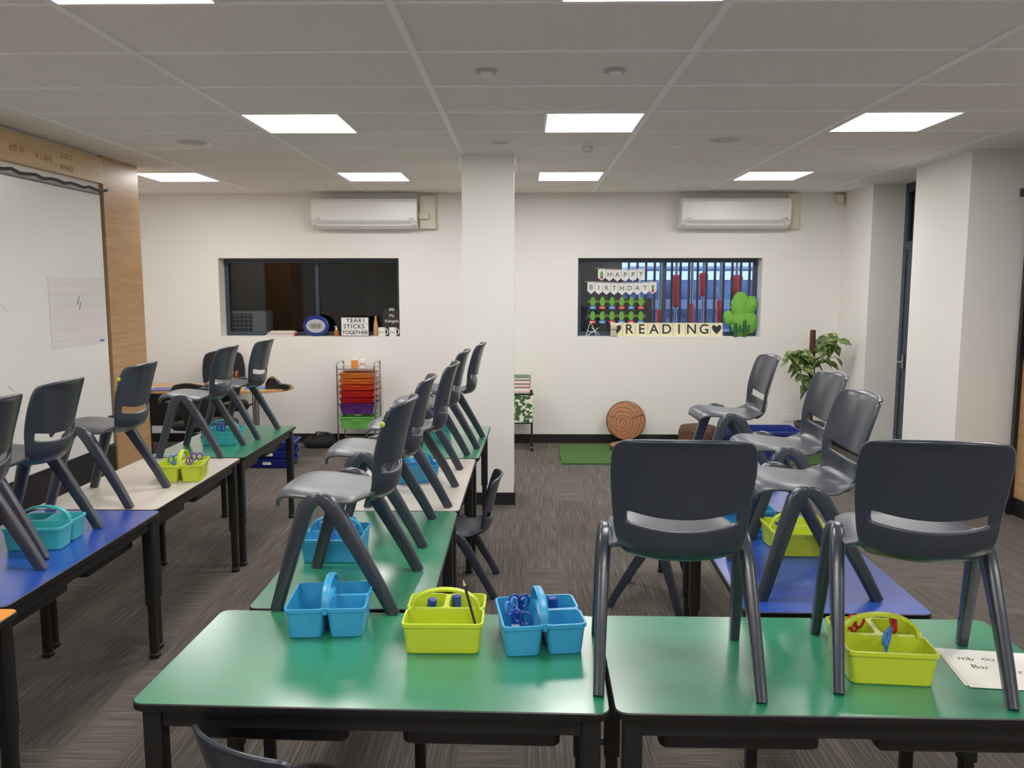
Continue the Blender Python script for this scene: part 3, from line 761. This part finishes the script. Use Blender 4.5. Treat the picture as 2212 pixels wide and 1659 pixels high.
for (x,h) in ((2.32,.16),(2.42,.19)):
    r=root("tinsel_cactus","small dark green tinsel cactus on sill","cactus decoration",(x,9.155,sz))
    a=MB(); a.tube([(0,0,0),(0,0,h*.5),(0,0,h*.9),(0,0,h)],[.018,.02,.018,.006],n=10); part("trunk",a,DKGREEN,r)
    for s in (-1,1):
        a=MB(); a.tube([(s*.015,0,h*.35),(s*.045,0,h*.38),(s*.05,0,h*.7)],[.012,.012,.008],n=8); part("arm",a,DKGREEN,r)

# ------------------------------------------------------------------ back-of-room things
r=root("drawer_cart","chrome cart with orange, red, purple and green drawers","drawer cart",(-1.79,8.88,0))
a=MB(); w=.20; d=.17
for sx in (-1,1):
    for sy in (-1,1): a.cyl((sx*w,sy*d,.045),(sx*w,sy*d,.90),.009,n=10)
    a.tube([(sx*w,-d,.90),(sx*w,-d+.02,.935),(sx*w,d-.02,.935),(sx*w,d,.90)],.009,n=8)
for z in (.08,.87): 
    for sy in (-1,1): a.cyl((-w,sy*d,z),(w,sy*d,z),.006,n=8)
for z in (.245,.365,.485,.60,.665,.73,.80):
    for sx in (-1,1): a.cyl((sx*w,-d,z),(sx*w,d,z),.005,n=6)
a.box(-w,w,-d,d,.865,.875)
part("frame",a,CHROME,r)
for sx in (-1,1):
    for sy in (-1,1):
        a=MB(); a.cyl((sx*w-.01,sy*d,.025),(sx*w+.01,sy*d,.025),.025,n=16); a.box(sx*w-.013,sx*w+.013,sy*d-.008,sy*d+.008,.025,.055); part("caster",a,BLACKP,r)
for z,h,cm,l in ((.80,.05,(240,140,50),"orange drawer"),(.735,.052,(238,116,44),"orange drawer"),(.67,.052,(228,70,40),"dark orange drawer"),(.60,.06,(214,36,34),"red drawer"),(.53,.055,(190,26,34),"red drawer"),(.44,.11,(90,40,120),"purple drawer"),(.29,.13,(110,200,90),"green drawer")):
    mt=clear("drawer_%d"%int(z*1000),cm); a=MB(); zc=z
    a.loft([rr(2*w-.07,2*d-.04,.02,zc-h*.5,0,-.0),rr(2*w-.03,2*d-.01,.02,zc+h*.40),rr(2*w-.015,2*d+.006,.02,zc+h*.41),rr(2*w-.015,2*d+.006,.02,zc+h*.5),rr(2*w-.04,2*d-.02,.018,zc+h*.5),rr(2*w-.08,2*d-.05,.018,zc-h*.45)])
    dr=part("drawer",a,mt,r,label=l)
    a=MB(); a.box(-.05,.05,-d-.012,-d-.003,zc+h*.2,zc+h*.33); part("handle",a,mt,dr)
jr=root("spice_jar","orange jar with yellow label on drawer cart","jar",(-1.83,8.86,.875))
a=MB(); a.lathe([(.034,0),(.036,.005),(.036,.075),(.03,.08)],20); part("body",a,M("jar_orange",(222,130,40),.3),jr)
a=MB(); a.lathe([(.034,.08),(.034,.1),(.03,.102)],20); part("lid",a,WHITEP,jr)
jr=root("lotion_bottle","white squeeze bottle with red label on cart","bottle",(-1.745,8.86,.875))
a=MB(); a.lathe([(.026,0),(.028,.005),(.028,.085),(.012,.1),(.012,.12)],18); part("body",a,WHITEP,jr)
a=MB(); a.lathe([(.0285,.02),(.0285,.05)],18); part("label_band",a,CR,jr)
tb=root("tissue_pack","crumpled white tissues poking from green drawer","tissues",(-1.79,8.80,.355))
a=MB()
for i in range(5):
    aa=i*1.25; a.tube([(0,0,0),(.03*math.cos(aa),.03*math.sin(aa),.02),(.07*math.cos(aa),.045*math.sin(aa),.026)],[.004,.018,.003],n=6)
part("tissue",a,PAPER,tb)
# teacher desk
r=root("teacher_desk","light wood teacher desk with rounded end and chrome leg","desk",(-3.13,8.36,0))
a=MB(); pts=[]
for i in range(25):
    t=R(-90+180*i/24); pts.append((.42+.34*math.cos(t),.34*math.sin(t)))
pts+= [(-1.1,.34),(-1.1,-.34)]
def ext(z): return [(x,yy,z) for x,yy in pts]
a.loft([ext(.695),ext(.72)]); part("top",a,DESKW,r)
a=MB(); a.lathe([(.12,0),(.12,.012),(.035,.03),(.035,.695)],24,cx=.38); part("leg",a,CHROME,r)
a=MB(); a.box(-1.08,-1.05,-.3,.3,0,.695); part("leg",a,BLACK,r); a=MB(); a.box(-1.05,.1,.1,.12,.3,.695); part("modesty_panel",a,BLACK,r)
zt=.72
ph=root("tape_dispenser","black tape dispenser on the teacher desk","tape dispenser",(-2.48,8.22,zt))
a=MB(); a.poly([(-.11,0),(.12,0),(.13,.03),(.10,.045),(.03,.05),(-.02,.11),(-.08,.11),(-.11,.06)],-.04,.04); part("body",a,BLACKP,ph)
a=MB(); a.torus((-.045,0,.095),.035,.014,'y'); part("roll",a,M("tape_clear",(190,180,140),.3),ph)
pc=root("pencil_cup","clear cup of coloured pencils on teacher desk","pencil holder",(-2.92,8.25,zt))
a=MB(); a.lathe([(.035,0),(.04,.004),(.042,.1),(.038,.1),(.034,.006)],20); part("cup",a,M("cup_grey",(170,175,185),.2),pc)
for i in range(6):
    t=i*1.05; dup([PR,PY,PK_][i%3],(-2.92+.015*math.cos(t),8.25+.015*math.sin(t),zt+.008),(R(8*math.sin(t)),R(8*math.cos(t)),0),"coloured pencil standing in the desk cup","pencils in the desk cup")
for i,(x,yy,w_,mt,rz,l) in enumerate(((-3.55,8.15,.32,DBLUE,8,"blue folder lying on teacher desk"),(-3.2,8.2,.3,PAPER,-6,"white paper sheets lying on teacher desk"),(-2.72,8.30,.22,LBLUE,20,"light blue folder lying on teacher desk"))):
    a=MB(); a.box(-w_/2,w_/2,-.12,.12,0,.008,r=.004,b=.001); solo("folder",a,mt,l,"folder",(x,yy,zt),(0,0,R(rz)))
def office(x,y,rz,label,top):
    r=root("office_chair",label,"office chair",(x,y,0),(0,0,R(rz)))
    a=MB(); a.box(-.24,.24,-.23,.23,.43,.50,r=.07,b=.025); part("seat",a,FABRIC,r)
    mb=MB(); n=9; vs=[];fs=[]
    rows=[(.56,.17),(.62,.2),(.72,.225),(.84,.235),(top-.08,.22),(top-.02,.2),(top,.16)]
    for z,w in rows:
        for j in range(n):
            t=-1+2*j/(n-1); vs.append((t*w,-.26-.05*(z-.56)+.06*t*t,z-.02*t*t))
    for i in range(len(rows)-1):
        for j in range(n-1): fs.append((i*n+j,i*n+j+1,(i+1)*n+j+1,(i+1)*n+j))
    mb.add(vs,fs); o=part("backrest",mb,FABRIC,r,ang=180); m=o.modifiers.new("s",'SOLIDIFY'); m.thickness=.035; m=o.modifiers.new("u",'SUBSURF'); m.levels=1; m.render_levels=2
    a=MB(); a.tube([(0,-.05,.42),(0,-.27,.43),(0,-.31,.55),(0,-.30,.75)],[(.03,.012)]*4,n=8,side=(1,0,0)); part("spine",a,BLACKP,r)
    a=MB(); a.cyl((0,0,.1),(0,0,.44),.03); part("column",a,BLACK,r)
    a=MB()
    for i in range(5):
        t=R(72*i); a.tube([(0,0,.11),(.28*math.cos(t),.28*math.sin(t),.07)],[.028,.018],n=8)
    part("base",a,BLACKP,r)
    for i in range(5):
        t=R(72*i); a=MB(); cx,cy=.28*math.cos(t),.28*math.sin(t); a.cyl((cx-.012,cy,.028),(cx+.012,cy,.028),.028,n=14); a.cyl((cx,cy,.028),(cx,cy,.075),.008,n=8); part("caster",a,BLACKP,r)
    for s in (-1,1):
        a=MB(); a.tube([(s*.24,-.05,.45),(s*.29,-.05,.47),(s*.29,-.05,.66)],.014,n=8); a.box(s*.29-.03,s*.29+.03,-.15,.1,.66,.69,r=.02); part("armrest",a,BLACKP,r)
office(-2.98,7.6,-10,"black mesh office chair facing the teacher desk",.88)
office(-3.22,8.78,200,"black high-back office chair behind teacher desk",1.05)
a=MB(); a.box(-.16,.16,-.15,.15,0,.42,r=.01); solo("black_bin",a,BLACKP,"black plastic bin beside the teacher desk","bin",(-3.78,7.75,0))
for i in range(3):
    r=root("stacking_tray","dark blue plastic storage tray stacked on carpet","tray",(-2.47+.01*i,7.95,.0+.085*i),(0,0,R(-3+3*i)),group="stacked blue trays on the carpet")
    a=MB(); a.loft([rr(.40,.26,.03,0),rr(.45,.30,.03,.07),rr(.475,.32,.03,.072),rr(.475,.32,.03,.085),rr(.44,.29,.03,.085),rr(.39,.25,.03,.006)]); part("body",a,NAVY,r)
    a=MB(); a.box(-.04,.04,-.165,-.148,.035,.06,r=.004); part("label_holder",a,PAPER,r)
r=root("backpack","black fabric bag slumped on the carpet","bag",(-2.22,8.88,0),(0,0,R(10)))
a=MB(); k=10; lo=[]
for i in range(k+1):
    t=i/k; rad=(math.sin(math.pi*min(max(t*.75+.22,.02),.97)))**.5
    lo.append([(.18*rad*(1+.1*math.cos(3*2*math.pi*j/20+i*.5))*math.cos(2*math.pi*j/20),.12*rad*math.sin(2*math.pi*j/20),.15*t*(1+.1*math.cos(2*math.pi*j/20))) for j in range(20)])
a.loft(lo); part("body",a,FABRIC,r,ang=180)
a=MB(); a.tube([(-.08,-.05,.13),(-.03,-.09,.18),(.06,-.09,.17),(.1,-.05,.12)],.01,n=8); part("strap",a,BLACKP,r)
# book trolley behind pillar
r=root("book_trolley","black trolley with leaf-print fabric book box","trolley",(-.2,8.82,0))
a=MB()
for sx in (-1,1):
    for sy in (-1,1): a.box(sx*.28-.01,sx*.28+.01,sy*.15-.01,sy*.15+.01,.06,.62)
a.box(-.29,.29,-.16,.16,.295,.31); a.box(-.29,.29,-.16,-.15,.60,.62); a.box(-.29,.29,.15,.16,.6,.62)
part("frame",a,BLACK,r)
a=MB(); a.loft([rr(.58,.32,.01,.31),rr(.6,.335,.01,.60),rr(.575,.31,.01,.60),rr(.56,.3,.01,.32)]); part("fabric_box",a,LEAFPRINT,r)
for sx in (-1,1):
    for sy in (-1,1):
        a=MB(); a.cyl((sx*.28-.012,sy*.15,.03),(sx*.28+.012,sy*.15,.03),.03,n=16); a.box(sx*.28-.016,sx*.28+.016,sy*.15-.01,sy*.15+.01,.03,.07); part("caster",a,BLACKP,r)
bc=[RED,M("bk1",(230,220,200),.6),M("bk2",(60,80,70),.6),M("bk3",(200,190,160),.6),M("bk4",(70,110,60),.6),M("bk5",(150,60,50),.6)]
# picture books lying flat in a stack that rises above the box rim
zz=.325
for i in range(12):
    h=[.045,.03,.05,.035,.04,.03][i%6]
    r=root("picture_book","picture book stacked in leaf-print trolley box","book",(-.2+random.uniform(-.008,.008),8.82,zz),(0,0,R(random.uniform(-1,1))),group="picture books in the trolley")
    a=MB(); a.box(-.26,.26,-.13,.13,0,.004); a.box(-.26,.26,-.13,.13,h-.004,h); a.box(-.26,-.256,-.13,.13,.004,h-.004); part("cover",a,bc[(i*5+i//3)%6],r)
    a=MB(); a.box(-.255,.252,-.124,.124,.004,h-.004); part("pages",a,PAPER,r)
    zz+=h+.0005
a=MB(); a.box(.37,3.25,8.0,8.98,0,.018); solo("grass_mat",a,CORE,"green artificial grass mat on the carpet","mat")
def slice_(name,r0,th,loc,rot,label):
    r=root(name,label,"cushion",loc,rot)
    a=MB(); a.lathe([(r0*.97,0),(r0,.01),(r0,th-.01),(r0*.975,th)],40,cap1=True); part("edge",a,BARK,r)
    a=MB(); a.lathe([(r0*.965,th),(r0*.9,th+.006)],40); part("face",a,RINGS,r)
    return r
s1=slice_("log_cushion",.215,.05,(1.11,8.99,.018+.05+.21),(R(76),0,0),"round wood-slice printed cushion leaning on wall")
a=MB(); a.M=Matrix.Rotation(R(18),4,'Z'); a.add([(0,0,.0575),(.2,-.007,.0575),(.2,.007,.0575)],[(0,1,2)]); a.M=Matrix.Rotation(R(165),4,'Z'); a.add([(0,0,.0575),(.19,-.004,.0575),(.19,.004,.0575)],[(0,1,2)]); part("crack_print",a,M("crack",(60,30,18),.8),s1)
slice_("log_cushion",.215,.05,(1.12,8.70,.018),(0,0,0),"round wood-slice printed cushion flat on grass mat")
a=MB(); a.lathe([(.19,0),(.2,.03),(.2,.22),(.18,.27),(.1,.285)],32); solo("bark_stool",a,BARK,"bark-printed round log stool on grass mat","stool",(1.82,8.6,.018),ang=60)
r=root("storage_crate","dark blue open plastic crate on grass mat","crate",(2.42,8.35,.018))
a=MB(); a.loft([rr(.62,.40,.03,0),rr(.68,.44,.03,.26),rr(.71,.47,.03,.262),rr(.71,.47,.03,.29),rr(.66,.42,.03,.29),rr(.60,.38,.03,.01)]); part("body",a,NAVY,r)
# potted plant
r=root("potted_plant","variegated climbing houseplant on brown moss pole","plant",(3.03,8.75,.018))
a=MB(); a.lathe([(.11,0),(.15,.26),(.16,.262),(.16,.29),(.14,.29),(.135,.25)],28); part("pot",a,TERRA,r)
a=MB(); a.tube([(0,0,.25),(0.01,0,.6),(0.0,0,1.0),(.0,0,1.27)],[.032,.034,.032,.028],n=12); part("moss_pole",a,BROWNF,r)
rnd=random.Random(5); a=MB(); st=MB()
def leaf(mb,base,dirv,L,W,tw):
    d=Vector(dirv).normalized(); side=d.cross(Vector((0,0,1))).normalized(); nn=side.cross(d).normalized()
    side=(side*math.cos(tw)+nn*math.sin(tw)); nn=side.cross(d)
    prof=[(0,.06),(.06,.62),(.2,.95),(.38,1.0),(.6,.78),(.8,.42),(.93,.14),(1,.01)]
    vs=[];fs=[]
    for t,w in prof:
        c=Vector(base)+d*(t*L)+Vector((0,0,-.3*t*t*L)); ww=w*W/2
        vs+=[c-side*ww+nn*.15*ww,c,c+side*ww+nn*.15*ww]
    for i in range(len(prof)-1):
        o=i*3; fs+=[(o,o+1,o+4,o+3),(o+1,o+2,o+5,o+4)]
    mb.add(vs,fs)
def spray(cx,cz,n,sp):
    for i in range(n):
        bx=Vector((cx+rnd.uniform(-sp,sp),rnd.uniform(-.16,.08),cz+rnd.uniform(-sp,sp)*.7))
        z0=min(max(bx.z-.1,.4),1.15)
        st.tube([(0,0,z0),(bx.x*.5,bx.y*.5,(z0+bx.z)/2+.03),bx],.004,n=5)
        th=rnd.uniform(0,6.283)
        dv=Vector((math.cos(th)+(.5 if cx>0 else -.5),math.sin(th)*.6-.4,rnd.uniform(-1.0,.2)))
        L=rnd.uniform(.10,.15); leaf(a,bx,dv,L,L*.74,rnd.uniform(-.6,.6))
spray(-.2,1.0,19,.08); spray(-.08,.76,7,.05); spray(.12,1.12,16,.08); spray(.19,1.19,9,.06); spray(.0,.97,12,.08); spray(.14,.98,8,.07); spray(-.1,.90,8,.06); spray(-.03,.68,4,.03)
part("foliage",a,LEAFM,r,ang=180); part("stem",st,M("stem_green",(90,120,50),.6),r)

# ------------------------------------------------------------------ remove prototypes
for p in list(TP.values())+[CP]+list(CD.values())+[SB,SR,SP,SD,gp,PY,PK_,PR,PL]:
    for c in list(p.children): D.objects.remove(c)
    D.objects.remove(p)

# ------------------------------------------------------------------ world, camera
w=D.worlds.new("world"); SC.world=w; w.use_nodes=True
bg=w.node_tree.nodes["Background"]; bg.inputs[0].default_value=(.40,.60,1.0,1); bg.inputs[1].default_value=2.0
SC.view_settings.view_transform='Standard'; SC.view_settings.gamma=1.15
cam=D.cameras.new("camera"); co=D.objects.new("camera",cam); COL.objects.link(co); SC.camera=co
cam.sensor_width=36; cam.lens=1789/2212*36; cam.clip_start=.05
co.location=(0,0,1.745); co.rotation_euler=(R(90-6.742),0,R(.865))
